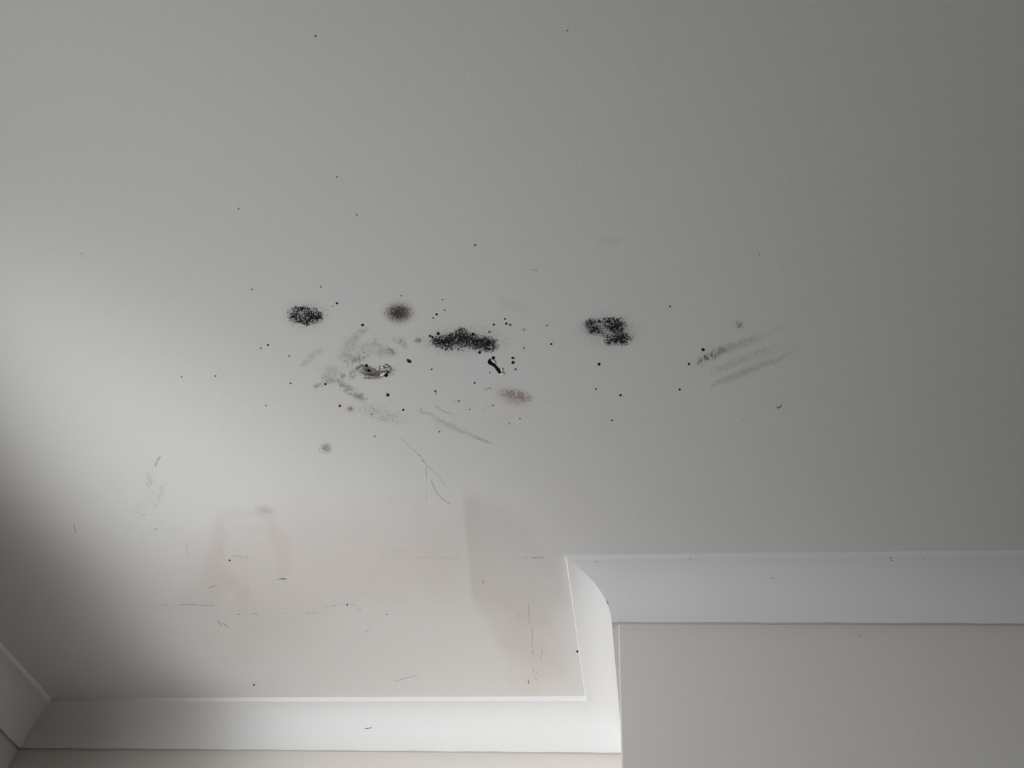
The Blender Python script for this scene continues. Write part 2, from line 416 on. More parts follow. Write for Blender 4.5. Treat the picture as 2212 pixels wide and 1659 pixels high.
class Marks:
    """Collects grains, strokes and patches into one mesh."""
    def __init__(self, pm=on_ceiling): self.V = []; self.F = []; self.M = []; self.k = 0; self.pm = pm; self.mats = []
    def mat(self, m):
        if m not in self.mats: self.mats.append(m)
        return self.mats.index(m)
    def grains(self, u, v, ln, wd, an, mat, h=0.0004, base=0.00015):
        u, v, ln, wd, an = map(lambda a: np.asarray(a, float), (u, v, ln, wd, an))
        n = len(u); q = np.arange(6) / 6 * 2 * np.pi
        jit = 1 + rng.uniform(-.25, .25, (n, 6))
        ex = np.cos(q) * ln[:, None] / 2 * jit; ey = np.sin(q) * wd[:, None] / 2 * jit
        pu = u[:, None] + ex * np.cos(an)[:, None] - ey * np.sin(an)[:, None]
        pv = v[:, None] + ex * np.sin(an)[:, None] + ey * np.cos(an)[:, None]
        ring = self.pm(pu, pv, np.full(pu.shape, base * .2)); top = self.pm(u, v, np.full(u.shape, base + h))
        mi = self.mat(mat)
        for i in range(n):
            k = self.k
            self.V += [tuple(p) for p in ring[i]] + [tuple(top[i])]
            self.F += [(k + j, k + 6, k + (j + 1) % 6) for j in range(6)]
            self.M += [mi] * 6; self.k += 7
    def cluster(self, cx, cy, rx, ry, n, mat, ln=(1.6, 4.0), wd=(1.0, 1.7), sharp=.5, noise=(5, .35), ang=0.0, spread=1.25, h=.0004, dirn=None):
        u = []; v = []
        ca, sa = math.cos(math.radians(ang)), math.sin(math.radians(ang))
        while len(u) < n:
            x, y = rng.normal(0, sharp, 2)
            if x * x + y * y > spread * spread: continue
            px, py = x * rx, y * ry
            px, py = cx + px * ca - py * sa, cy + px * sa + py * ca
            if noise and vnoise(np.array([px + 37]), np.array([py + 11]), noise[0])[0] < noise[1]: continue
            u.append(px); v.append(py)
        a = rng.uniform(0, 6.28, n) if dirn is None else rng.normal(math.radians(dirn), .35, n)
        self.grains(u, v, rng.uniform(*ln, n), rng.uniform(*wd, n), a, mat, h)
    def ribbon(self, pts, w, mat, drop=.0003, wob=.4, step=3.0):
        """pts (u, v[, width]) joined by a tapered, slightly wandering ribbon of paint or dirt."""
        P = []
        for a, b in zip(pts[:-1], pts[1:]):
            L = math.hypot(b[0] - a[0], b[1] - a[1]); n = max(1, int(L / step))
            for i in range(n):
                s = i / n
                wa = a[2] if len(a) > 2 else w; wb = b[2] if len(b) > 2 else w
                P.append((a[0] + (b[0] - a[0]) * s, a[1] + (b[1] - a[1]) * s, wa + (wb - wa) * s))
        P.append((pts[-1][0], pts[-1][1], pts[-1][2] if len(pts[-1]) > 2 else w))
        P = np.array(P); n = len(P)
        d = np.gradient(P[:, :2], axis=0); d /= np.linalg.norm(d, axis=1)[:, None] + 1e-9
        nr = np.stack([-d[:, 1], d[:, 0]], 1)
        off = rng.uniform(-wob, wob, n); hw = P[:, 2] / 2 * rng.uniform(.75, 1.25, n)
        hw[0] *= .3; hw[-1] *= .3
        A = P[:, :2] + nr * (off + hw)[:, None]; B = P[:, :2] + nr * (off - hw)[:, None]; M_ = P[:, :2] + nr * off[:, None]
        mi = self.mat(mat); k = self.k
        pa = self.pm(A[:, 0], A[:, 1], np.full(n, .00005)); pb = self.pm(B[:, 0], B[:, 1], np.full(n, .00005)); pc = self.pm(M_[:, 0], M_[:, 1], np.full(n, drop))
        self.V += [tuple(p) for p in pa] + [tuple(p) for p in pc] + [tuple(p) for p in pb]
        for i in range(n - 1):
            self.F += [(k + i, k + i + 1, k + n + i + 1, k + n + i), (k + n + i, k + n + i + 1, k + 2 * n + i + 1, k + 2 * n + i)]
            self.M += [mi, mi]
        self.k += 3 * n
    def patch(self, pts, mat, drop=.0004, centre=None, thick=0.0004):
        """A thin solid flake with the given outline; drop may be a list (curling flakes)."""
        n = len(pts); u = np.array([p[0] for p in pts], float); v = np.array([p[1] for p in pts], float)
        dr = np.full(n, drop) if np.isscalar(drop) else np.array(drop)
        lo = self.pm(u, v, dr + thick); hi = self.pm(u, v, np.maximum(dr - thick, .00002))
        cu, cv = (u.mean(), v.mean()) if centre is None else centre
        cl = self.pm(np.array(cu), np.array(cv), np.array(dr.mean() + thick * 1.3))
        k = self.k; mi = self.mat(mat)
        self.V += [tuple(p) for p in lo] + [tuple(p) for p in hi] + [tuple(cl)]
        for i in range(n):
            j = (i + 1) % n
            self.F += [(k + i, k + 2 * n, k + j), (k + i, k + j, k + n + j, k + n + i)]; self.M += [mi, mi]
        self.k += 2 * n + 1
    def build(self, name, parent=None, smooth=False):
        o = mesh_obj(name, self.V, self.F, self.mats, parent, smooth)
        o.data.polygons.foreach_set('material_index', self.M)
        return o

# black mould patches
def halo(g, cx, cy, rx, ry, n, mats=(m_grey, m_haze)):
    g.cluster(cx, cy, rx, ry, n, mats[1], (.9, 1.7), (.7, 1.1), .55, None, spread=1.3, h=.0002)
    g.cluster(cx, cy, rx, ry, n // 2, mats[0], (.8, 1.5), (.6, 1.0), .5, None, spread=1.2, h=.0002)
def mould(label, halos, blobs, cores):
    g = Marks()
    for h in halos: halo(g, *h)
    for cx, cy, rx, ry, n in blobs:
        g.cluster(cx, cy, rx, ry, int(n * .9), m_dark, (1.3, 3.0), (.75, 1.2), .52, (2.6, .42))
        g.cluster(cx, cy, rx * 1.1, ry * 1.1, int(n * .5), m_grey, (1.1, 2.4), (.7, 1.1), .55, (2.6, .30), h=.0003)
    for cx, cy, rx, ry, n in cores:
        g.cluster(cx, cy, rx, ry, n, m_black, (1.5, 3.2), (.9, 1.4), .55, (2.6, .34))
    return tag(g.build('mould_patch'), label, 'mould patch', 'black mould patches')
M_LEFT = ([(637, 676, 14, 9, 110), (633, 684, 9, 6, 70), (650, 668, 20, 6, 170), (646, 692, 18, 6, 130), (660, 696, 13, 6, 120), (668, 676, 13, 9, 120), (678, 686, 16, 11, 330), (688, 682, 9, 10, 150), (652, 682, 18, 9, 120), (663, 701, 6, 4, 30), (678, 668, 9, 4, 20)],
          [(634, 684, 8, 4, 50), (652, 667, 13, 4, 60), (676, 685, 12, 9, 190), (662, 696, 6, 4, 55), (689, 682, 5, 6, 35), (660, 690, 5, 5, 20)])
mould('mottled black mould patch with a paler middle, left of the round brown stain', [(661, 682, 40, 24, 420)], *M_LEFT)
M_MID = ([(953, 737, 19, 11, 420), (978, 733, 22, 12, 460), (998, 727, 22, 12, 430), (997, 714, 10, 7, 90), (1014, 735, 24, 13, 480), (1038, 741, 24, 13, 480), (1058, 744, 17, 14, 380), (985, 750, 34, 8, 90), (1045, 754, 26, 7, 130), (966, 747, 22, 8, 140), (938, 738, 8, 6, 40), (966, 752, 14, 6, 40), (1010, 748, 24, 6, 80)],
         [(954, 738, 15, 9, 270), (986, 731, 20, 9, 230), (1008, 733, 18, 9, 180), (1036, 740, 18, 9, 240), (1054, 744, 12, 9, 170), (966, 741, 10, 6, 90)])
mould('longest black mould streak, in the middle of the ceiling above the black gash', [(1000, 736, 78, 26, 900)], *M_MID)
M_RIGHT = ([(1276, 699, 13, 10, 170), (1284, 710, 13, 9, 160), (1292, 716, 14, 8, 110), (1279, 717, 12, 6, 60), (1296, 694, 12, 5, 30), (1318, 700, 18, 10, 260), (1330, 703, 20, 13, 430), (1333, 714, 14, 8, 170), (1340, 730, 22, 9, 330), (1328, 735, 20, 8, 220), (1345, 739, 16, 7, 150), (1310, 726, 12, 6, 60), (1348, 723, 9, 8, 70), (1322, 689, 24, 4, 110), (1315, 741, 8, 5, 50)],
           [(1326, 705, 14, 9, 300), (1334, 700, 11, 7, 90), (1340, 731, 15, 5, 130), (1330, 737, 12, 4, 70), (1275, 698, 7, 5, 45), (1286, 709, 7, 5, 55), (1320, 694, 14, 2, 40)])
mould('three-lobed black mould patch, farthest right of the black patches', [(1288, 706, 32, 20, 330), (1332, 716, 36, 30, 480)], *M_RIGHT)
# brown and pale stains
g = Marks()
g.cluster(862, 676, 29, 20, 900, m_brown2, (.9, 1.9), (.7, 1.2), .52, None, spread=1.15, h=.0002)
g.cluster(862, 676, 25, 17, 900, m_brown, (.9, 1.9), (.7, 1.2), .45, None, spread=1.15, h=.0002)
g.cluster(862, 675, 15, 11, 260, m_dark, (.9, 1.8), (.7, 1.1), .5, None, h=.0002)
tag(g.build('mould_stain'), 'round soft-edged brown stain above the wiped grey smears', 'mould stain')
g = Marks()
g.cluster(1110, 851, 30, 10, 420, m_pink, (1.0, 2.2), (.7, 1.1), .55, (4, .3), ang=8, h=.0002)
g.cluster(1135, 860, 18, 9, 160, m_pink, (1.0, 2.2), (.7, 1.1), .55, (4, .3), h=.0002)
g.cluster(1108, 852, 26, 9, 170, m_rose, (.9, 1.8), (.6, 1.0), .5, (4, .35), ang=8, h=.0002)
g.cluster(1130, 861, 22, 8, 130, m_smear2, (.9, 1.7), (.6, .9), .5, (4, .35), h=.0002)
g.cluster(1112, 868, 22, 10, 160, m_pink, (.9, 1.6), (.6, .9), .6, None, h=.0002)
tag(g.build('mould_stain'), 'faint pinkish brown stain below the black gash', 'mould stain')
for cx, cy, rx, ry, n, mt, lb in [
    (704, 968, 14, 11, 190, m_scuff2, 'small speckled grey mould spot alone below the wiped smears'),
    (1597, 702, 9, 9, 70, m_grey, 'small speckled grey mould spot above the diagonal smear on the right'),
    (904, 735, 9, 6, 60, m_grey, 'small grey mould spot just left of the longest black streak'),
    (757, 883, 6, 5, 50, m_brown2, 'tiny pinkish grey blurred spot at the lower left of the smears'),
    (1132, 712, 5, 4, 16, m_scuff2, 'very faint grey spot right of the longest black streak')]:
    g = Marks()
    g.cluster(cx, cy, rx, ry, n, m_haze if mt is not m_brown2 else m_pink, (1.0, 2.0), (.7, 1.1), .55, None, h=.0002)
    g.cluster(cx, cy, rx * .8, ry * .8, n // 2, mt, (1.2, 3.0), (.7, 1.1), .5, None, h=.0002)
    tag(g.build('mould_spot'), lb, 'mould spot', 'small faint mould spots')

# wiped smears: grit left in the streaks
def smear(label, parts, strokes=()):
    g = Marks()
    for (pts, wd, n, mt, ln, dirn) in parts:
        n = int(n * 1.7)
        segs = list(zip(pts[:-1], pts[1:]))
        L = np.array([math.hypot(b[0] - a[0], b[1] - a[1]) for a, b in segs]); pr = L / L.sum()
        u = []; v = []
        while len(u) < n:
            a, b = segs[rng.choice(len(segs), p=pr)]; s = rng.random(); d = rng.normal(0, .45) * wd / 2
            dx, dy = b[0] - a[0], b[1] - a[1]; l = math.hypot(dx, dy)
            x, y = a[0] + dx * s - dy / l * d, a[1] + dy * s + dx / l * d
            if vnoise(np.array([x]), np.array([y]), 6)[0] < .4: continue
            u.append(x); v.append(y)
        g.grains(u, v, rng.uniform(*ln, n), rng.uniform(.6, 1.1, n), rng.normal(math.radians(dirn), .6, n), mt, .0002)
    for pts, w, mt in strokes: g.ribbon(pts, w, mt, .0002, .5)
    return tag(g.build('wipe_smear'), label, 'smear', 'wiped grey smears')
smear('fan of grey wiped smears left of centre, above and around the scraped paint', [
    ([(745, 770), (758, 742), (772, 726), (792, 708)], 22, 150, m_smear, (1.5, 3.5), -40),
    ([(742, 780), (760, 778), (800, 750), (820, 738)], 34, 230, m_smear, (1.5, 4), 20),
    ([(752, 782), (775, 776)], 14, 60, m_smear2, (2, 4.5), 10),
    ([(775, 776), (792, 762)], 10, 50, m_smear2, (2, 4.5), -20),
    ([(815, 764), (848, 756)], 22, 120, m_smear, (1.5, 3.5), 20),
    ([(838, 754), (856, 764)], 8, 50, m_smear2, (2, 4), 30),
    ([(652, 790), (672, 770), (694, 756)], 14, 80, m_smear, (1.2, 2.4), -40),
    ([(862, 737), (874, 746)], 13, 60, m_smear, (1.5, 3), 30)],
    [([(745, 750), (757, 752)], 1.3, m_smear2), ([(739, 767), (750, 771)], 1.2, m_smear2), ([(830, 747), (838, 745)], 1.2, m_smear2), ([(762, 776), (770, 773)], 1.8, m_smear2)])
smear('grey wiped smear trailing down left from the scraped paint patch', [
    ([(678, 836), (690, 830), (720, 822), (745, 812), (770, 800)], 12, 110, m_smear2, (1.5, 3.5), -20),
    ([(700, 822), (722, 800)], 26, 130, m_smear, (1, 2.2), -40),
    ([(735, 812), (745, 808), (775, 815)], 18, 60, m_smear2, (1.5, 3.5), 10)],
    [([(678, 837), (687, 832)], 3.0, m_smear2), ([(712, 826), (735, 820)], 1.0, m_smear2)])
smear('grey wiped smear running down right below the scraped paint patch', [
    ([(733, 824), (742, 838), (786, 862)], 15, 200, m_smear2, (1.2, 3.0), 35),
    ([(745, 832), (795, 862)], 16, 120, m_smear, (1.2, 3.0), 35)],
    [([(733, 822), (736, 830), (741, 837)], 1.4, m_smear2), ([(762, 853), (775, 860), (788, 862)], 1.3, m_smear2)])
smear('faint web of grey wipe lines below the smears, left of the pale stain', [
    ([(775, 880), (815, 895), (860, 908)], 34, 130, m_smear, (2, 5), -30)],
    [([(805, 895), (818, 884)], 1.0, m_smear), ([(812, 899), (824, 886)], 1.0, m_smear), ([(820, 900), (830, 900)], 1.4, m_smear2), ([(822, 905), (832, 906), (830, 909)], 1.4, m_smear2),
     ([(845, 899), (855, 896), (862, 888)], 1.2, m_smear), ([(832, 898), (846, 886)], .9, m_smear), ([(866, 905), (872, 909)], 1.0, m_smear)])
smear('thin wavy grey wipe line at the start of the long diagonal streak', [
    ([(908, 882), (914, 893), (935, 895)], 6, 18, m_smear, (2, 4), 30)],
    [
     ([(907, 880), (909, 888), (914, 893), (925, 890), (935, 896)], 2.0, m_smear), ])
smear('short S-shaped grey wipe line above the long diagonal streak', [([(938, 876), (954, 887), (970, 893)], 5, 12, m_smear, (2, 4), 25)], [([(938, 876), (948, 880), (954, 887), (970, 893)], 1.4, m_smear)])
smear('long diagonal grey streak ending in a point, below the pinkish stain', [
    ([(940, 905), (985, 925), (1055, 956)], 9, 120, m_smear, (2, 4), 24)],
    [([(985, 926), (1020, 940), (1060, 958)], 2.2, m_smear), ([(995, 934), (1003, 937)], 1.2, m_smear), ([(938, 914), (946, 926), (950, 933)], 1.2, m_smear)])
smear('broad speckled diagonal smear, uppermost streak on the right side', [
    ([(1506, 784), (1545, 764), (1565, 752)], 18, 300, m_scuff2, (1.2, 2.8), -25),
    ([(1560, 755), (1600, 738), (1640, 728)], 16, 150, m_smear, (1.2, 2.8), -20),
    ([(1512, 782), (1545, 764)], 12, 60, m_grey, (1.0, 2.2), -25)])
smear('faint grey diagonal streak, middle one of the three on the right side', [
    ([(1545, 800), (1600, 776), (1660, 752)], 16, 170, m_smear, (1.2, 2.4), -25)])
smear('smooth grey diagonal streak with a crisp lower edge, lowest on the right side', [
    ([(1545, 828), (1600, 806), (1700, 768)], 9, 130, m_smear, (1.5, 3.0), -20)],
    [([(1600, 806), (1640, 792), (1695, 773)], 1.0, m_smear)])
smear('branching grey streak like a twig below the smears, above the damp stain', [
    ([(895, 972), (905, 982), (921, 1006)], 4, 40, m_smear, (1.5, 3), 50)],
    [([(865, 943), (880, 960), (895, 973)], 1.0, m_smear), ([(895, 973), (906, 984), (922, 1007)], 1.8, m_smear), ([(922, 1007), (930, 1012), (939, 1017)], 2.6, m_smear),
     ([(921, 1008), (920, 1018), (922, 1035)], 2.6, m_smear), ([(941, 1019), (952, 1036), (962, 1052)], 1.3, m_smear),
     ([(931, 1037), (940, 1058), (947, 1070), (962, 1083), (976, 1091)], 3.4, m_smear), ([(921, 1061), (921, 1083)], 1.8, m_smear), ([(965, 1022), (969, 1025)], 1.3, m_smear)])
smear('short slanted grey streak on the bright ceiling at the far left', [
    ([(344, 988), (334, 1004)], 7, 40, m_smear, (2, 5), -60)], [([(347, 984), (341, 996), (334, 1010)], 1.4, m_smear2), ([(329, 1016), (331, 1010)], 1.2, m_smear)])
smear('faint scattered scuffs below the short slanted streak at the far left', [
    ([(318, 1022), (328, 1046), (310, 1055)], 16, 50, m_smear, (1.5, 3), -60),
    ([(350, 1045), (345, 1080), (335, 1095)], 18, 40, m_smear, (1.5, 3.5), 60)])
smear('very faint specks of a scuff, lowest at the far left of the bright ceiling', [
    ([(285, 1105), (320, 1112)], 12, 18, m_smear, (1.5, 3), 20)])

# scraped, peeling paint
t_ = bpy.data.objects.new('scraped_paint', None); C.objects.link(t_); t_.location = tuple(on_ceiling(812, 802))
tag(t_, 'scraped patch of peeling paint with brown residue and white chips, left of centre', 'scraped paint')
def local(g, name):
    o = g.build(name); o.parent = t_; o.matrix_parent_inverse = Matrix.Translation(-t_.location); return o
g = Marks()
for pts, w, mt in [
    ([(768, 797), (780, 790), (795, 794), (812, 800), (826, 806)], 6, m_residue), ([(784, 806), (800, 808), (822, 807)], 7, m_residue), ([(786, 815), (800, 817), (832, 811)], 3, m_residue),
    ([(783, 814), (788, 819), (806, 819), (832, 812)], 1.2, m_smear2), ([(786, 810), (800, 813), (818, 811)], 4, m_smear2), ([(782, 797), (792, 800), (800, 804)], 3.2, m_brown),
    ([(792, 808), (806, 811), (824, 810)], 3.2, m_brown), ([(818, 789), (824, 794), (828, 791), (834, 794), (842, 790), (846, 797), (841, 805)], 2.6, m_residue), ([(830, 788), (836, 787), (843, 792), (845, 800)], 1.8, m_brown),
    ([(812, 803), (822, 804), (832, 802), (838, 800)], 2.0, m_dark), ([(818, 808), (823, 813)], 2.6, m_dark), ([(802, 798), (809, 800)], 1.6, m_dark), ([(760, 806), (768, 800), (776, 797)], 2, m_smear2), ([(841, 808), (853, 809)], .8, m_smear2)]:
    g.ribbon(pts, w, mt, .0004, .7)
g.cluster(806, 809, 20, 7, 110, m_dark, (1.2, 3.2), (.7, 1.2), .5, (3, .5), ang=4)
g.cluster(795, 801, 14, 6, 60, m_dark, (1.2, 3.0), (.7, 1.1), .5, (3, .5), ang=12)
g.cluster(803, 808, 22, 10, 170, m_brown, (1.2, 3.0), (.7, 1.2), .5, (4, .4), ang=8)
g.cluster(790, 800, 18, 10, 130, m_smear2, (1.2, 3.0), (.7, 1.2), .5, (4, .4), ang=8)
g.cluster(838, 797, 12, 10, 90, m_smear2, (1.2, 3.0), (.7, 1.2), .5, (4, .4), ang=8)
g.cluster(800, 811, 10, 5, 60, m_dark, (1.0, 2.2), (.7, 1.1), .5, (4, .4))
o = local(g, 'paint_residue'); o['label'] = 'smeared brown and grey residue'
for pts in ([(813, 798), (816, 794), (819.5, 793.5), (819.5, 796), (817, 799)], [(823, 792), (826, 790), (829, 792), (829, 796), (825, 795)],
            [(823, 808), (827, 804.5), (832, 803.5), (834, 805.5), (830, 808.5), (825, 811), (822.5, 811)], [(821, 809), (825, 808), (824, 812), (821, 812)]):
    g = Marks(); n = len(pts)
    g.patch(pts, m_chip, [.0006 + .0012 * abs(math.sin(i * 2.1)) for i in range(n)])
    o = local(g, 'paint_chip'); o['label'] = 'curled white paint chip'
# black gash with torn paint
t_ = bpy.data.objects.new('gash', None); C.objects.link(t_); t_.location = tuple(on_ceiling(1070, 790))
tag(t_, 'elongated black gash with torn white paint at both ends, right below the longest mould streak', 'gash')
g = Marks()
g.patch([(1053, 783), (1054, 778), (1058, 774.5), (1062, 776), (1064, 780), (1068, 784), (1071, 788), (1075, 793), (1080, 797), (1084, 800), (1086, 804), (1082, 808), (1078, 807.5), (1075, 803), (1071, 797), (1068, 793), (1062, 789), (1057, 787)], m_black, .0004, thick=.0002)
g.cluster(1062, 783, 8, 5, 30, m_dark, (1, 2.4), (.7, 1.2), .5, None, ang=40)
g.cluster(1076, 800, 9, 4, 40, m_dark, (1, 2.4), (.7, 1.2), .5, None, ang=45)
g.ribbon([(1055, 784), (1058, 787), (1060, 788)], 1.6, m_brown); g.ribbon([(1079, 800), (1084, 805)], 2.0, m_brown)
local(g, 'dark_hole')['label'] = 'black opening of the gash'
for pts, dr in (([(1060, 776), (1065, 776), (1070, 780), (1070, 784), (1067, 783), (1063, 780)], .0012), ([(1081, 796), (1084, 794), (1087, 799), (1085, 803), (1082, 801)], .0012), ([(1079, 806), (1085, 804), (1090, 805), (1087, 809), (1081, 810)], .0010)):
    g = Marks(); g.patch(pts, m_chip, [dr * (.3 + abs(math.sin(i * 1.7))) for i in range(len(pts))])
    local(g, 'paint_chip')['label'] = 'torn white paint flake'
    g = Marks(); g.ribbon(pts[1:] + pts[:1], .8, m_smear2, .0008, .2); local(g, 'torn_edge')['label'] = 'grey torn paint edge'  # grey ribbon along each flake's outline

# single mould specks: (u, v, radius, material, label)
K, D_, G_ = m_black, m_dark, m_grey
SPECKS = [
    (693, 619.5, 1.4, D_, 'tiny dark speck high above the leftmost black mould patch'),
    (727.5, 655, 2.2, K, 'round black speck up and right of the leftmost black mould patch'),
    (718, 661, 1.1, D_, 'pinpoint speck beside a bigger one, up and right of the leftmost mould patch'),
    (867, 638.6, 1.1, D_, 'pinpoint speck just above the round brown stain'),
    (955.7, 647, 1.3, G_, 'faint speck, topmost between brown stain and longest mould streak'),
    (960.5, 670, 1.2, K, 'pinpoint black speck right of the brown stain, above two larger ones'),
    (943, 679, 2.2, K, 'black speck to the right of the brown stain, larger of a pair'),
    (935.5, 686.7, 1.4, D_, 'small dark speck right of the brown stain, smaller and lower of a pair'),
    (783, 702, 2.9, D_, 'dark speck at the top end of the fan of smears'),
    (929, 725.5, 2.6, K, 'round black speck touching its twin at the left end of the longest streak, upper one'),
    (934, 728.5, 2.4, K, 'round black speck touching its twin at the left end of the longest streak, lower one'),
    (946.5, 720.5, 3.4, D_, 'blurred dark speck above the left end of the longest mould streak'),
    (1022, 721.5, 2.8, K, 'black speck on the upper edge of the longest mould streak'),
    (1057, 717, 2.2, G_, 'grey ring-like speck above the right end of the longest mould streak'),
    (1066.5, 701, 2.2, K, 'lone black speck up and right of the longest mould streak'),
    (1091, 688.5, 1.9, D_, 'dark speck, topmost of three right above the longest streak'),
    (1093.5, 698.5, 2.4, D_, 'oval dark speck, lower left of three right above the longest streak'),
    (1102, 701.5, 2.1, D_, 'dark speck, lower right of three right above the longest streak'),
    (1036, 761, 2.8, K, 'black speck on the lower edge of the longest mould streak'),
    (1065.5, 772.5, 3.4, K, 'round black speck touching the top of the gash'),
    (932, 797.5, 1.9, G_, 'grey speck in the open below the longest mould streak'),
    (791.5, 789.5, 3.0, K, 'black speck on the upper edge of the scraped paint'),
    (797, 800, 3.6, K, 'black oval speck inside the scraped paint'),
    (834, 810, 4.2, K, 'largest black speck, at the right end of the scraped paint'),
    (838.5, 803.5, 2.5, K, 'black speck above the largest one at the right end of the scraped paint'),
    (703, 829.5, 2.2, K, 'black speck on the smear left of the scraped paint'),
    (627.5, 827.5, 1.5, D_, 'tiny dark speck left of the lower left smear'),
    (623.7, 769.5, 2.3, m_scuff2, 'pale grey speck below the leftmost mould patch'),
    (837.5, 853, 3.4, D_, 'blurred dark speck below the scraped paint'),
    (940, 844.5, 2.0, D_, 'dark speck with a pinpoint below it, left of the brown squiggle'),
    (941.5, 849.5, 1.1, G_, 'pinpoint speck under a dark speck, left of the brown squiggle'),
    (734, 876.5, 2.4, D_, 'dark oval speck beside the blurred pinkish spot'),
    (871, 885, 2.2, D_, 'dark speck at the right end of the faint wipe lines'),
    (802.5, 894.5, 1.2, D_, 'pinpoint speck on the left edge of the faint wipe lines'),
    (810, 942, 1.3, D_, 'pinpoint speck in the open below the faint wipe lines'),
    (1025, 827, 1.7, D_, 'dark speck up and left of the brown squiggle'),
    (1058, 804, 1.0, D_, 'pinpoint speck just left of the lower end of the gash'),
    (991, 866, 1.5, D_, 'dark speck at the end of a short grey dash left of the pinkish stain'),
    (1065, 875.5, 1.1, D_, 'pinpoint speck at the lower left of the pinkish stain'),
    (949, 932.5, 1.5, D_, 'dark speck below the start of the long diagonal streak'),
    (1014, 884, 1.3, G_, 'faint grey speck between the wipe lines and the pinkish stain'),
    (1123, 904, 1.3, K, 'pinpoint black speck below the pinkish stain'),
    (1100, 914, 1.1, G_, 'faint pinpoint speck below the pinkish stain, lower of two'),
    (1026, 529.5, 1.8, D_, 'lone dark speck high above the longest mould streak'),
    (1181, 703, 1.5, G_, 'faint grey speck halfway between the two right-hand black patches'),
    (1190.5, 743, 2.1, D_, 'dark speck left of the three-lobed mould patch'),
    (1131.5, 751, 2.2, m_scuff2, 'pale ring-like speck right of the longest mould streak'),
    (1107, 773, 2.4, K, 'black speck, topmost of the short column right of the gash'),
    (1110.5, 773.8, 1.2, D_, 'pinpoint speck stuck to the topmost one right of the gash'),
    (1108, 783, 3.2, D_, 'blurred dark speck, middle of the short column right of the gash'),
    (1113.5, 797.5, 1.7, D_, 'small dark speck, lowest of the short column right of the gash'),
    (1293.5, 693.5, 2.2, K, 'black speck on the upper edge of the three-lobed mould patch'),
    (1294, 786.5, 2.9, K, 'round black speck alone below the three-lobed mould patch'),
    (1287, 840, 1.8, D_, 'dark speck farther below the three-lobed patch, upper left of two'),
    (1340, 853.5, 2.3, D_, 'dark speck farther below the three-lobed patch, lower right of two'),
    (1322, 908, 1.9, D_, 'dark speck lowest below the three-lobed mould patch'),
    (1447, 661.5, 1.7, D_, 'dark speck up and right of the three-lobed mould patch'),
    (1468, 841, 2.1, D_, 'dark speck below left of the diagonal smears on the right'),
    (1488, 786, 2.4, K, 'round black speck at the left tip of the uppermost diagonal smear'),
    (1518.5, 755, 3.5, D_, 'large round dark speck above the uppermost diagonal smear'),
    (1521, 769, 1.3, K, 'pinpoint black speck on the edge of the uppermost diagonal smear'),
    (1640, 549.5, 1.1, D_, 'pinpoint speck high above the diagonal smears on the right'),
    (578.5, 745, 2.0, D_, 'dark speck below left of the leftmost mould patch, right one of a pair'),
    (563.5, 752, 1.3, D_, 'pinpoint speck below left of the leftmost mould patch, left one of a pair'),
    (544, 625, 1.3, D_, 'pinpoint speck up and left of the leftmost mould patch'),
    (515, 451, 1.3, D_, 'pinpoint speck in the open upper left ceiling'),
    (770, 464, 1.3, D_, 'pinpoint speck in the open ceiling high above the brown stain'),
    (728, 382, 1.2, D_, 'pinpoint speck, second highest on the left half of the ceiling'),
    (681, 78, 1.7, D_, 'dark speck near the top edge, highest on the left half'),
    (1225, 66, 1.3, G_, 'faint speck near the top edge, right of the middle'),
    (392, 814, 1.4, G_, 'faint speck on the bright left ceiling, left one of a pair'),
    (465, 812, 1.4, D_, 'dark speck on the bright left ceiling, right one of a pair'),
    (574, 876, 1.3, G_, 'faint speck on the bright ceiling left of the blurred pinkish spot'),
    (1247, 1407, 2.1, K, 'black speck beside the lip of the bright chimney-side cornice'),
    (549, 1479, 1.7, D_, 'dark speck just above the alcove cornice on the left'),
    (496, 1210, 1.7, D_, 'dark speck under the short row of ticks on the left damp stain'),
    (750, 1306, 1.6, D_, 'dark speck on the dotted arc at the lower left'),
    (835, 1327, 1.4, G_, 'grey speck right of the curled paint flaw at the lower left'),
]
MAKER = {}
for (u, v, r, mt, lb) in SPECKS:
    g = Marks()
    n = 10; q = np.arange(n) / n * 2 * np.pi
    el_ = rng.uniform(.8, 1.0); rr = r * (1 + rng.uniform(-.08, .08, n))
    if mt in (D_, G_) and r > 1.5:
        g.cluster(u, v, r * 1.2, r * 1.1, int(4 + r * 4), m_grey if mt is D_ else m_haze, (.6, 1.1), (.5, .8), .7, None, spread=1.4, h=.0001)
    g.patch(list(zip(u + rr * np.cos(q), v + rr * el_ * np.sin(q))), mt, .0004, thick=.0003)
    tag(g.build('mould_speck'), lb, 'mould speck', 'mould specks on the ceiling')
g = Marks(); g.patch([(878.5, 775), (881, 776.5), (885, 777), (888, 780), (888, 783), (884, 784), (880.5, 781.5), (879.5, 778)], D_, .0004)
g.cluster(883, 780, 5, 4, 20, G_, (.8, 1.4), (.6, .9), .6, None)
tag(g.build('mould_speck'), 'large tadpole-shaped dark speck right of the scraped paint', 'mould speck', 'mould specks on the ceiling')

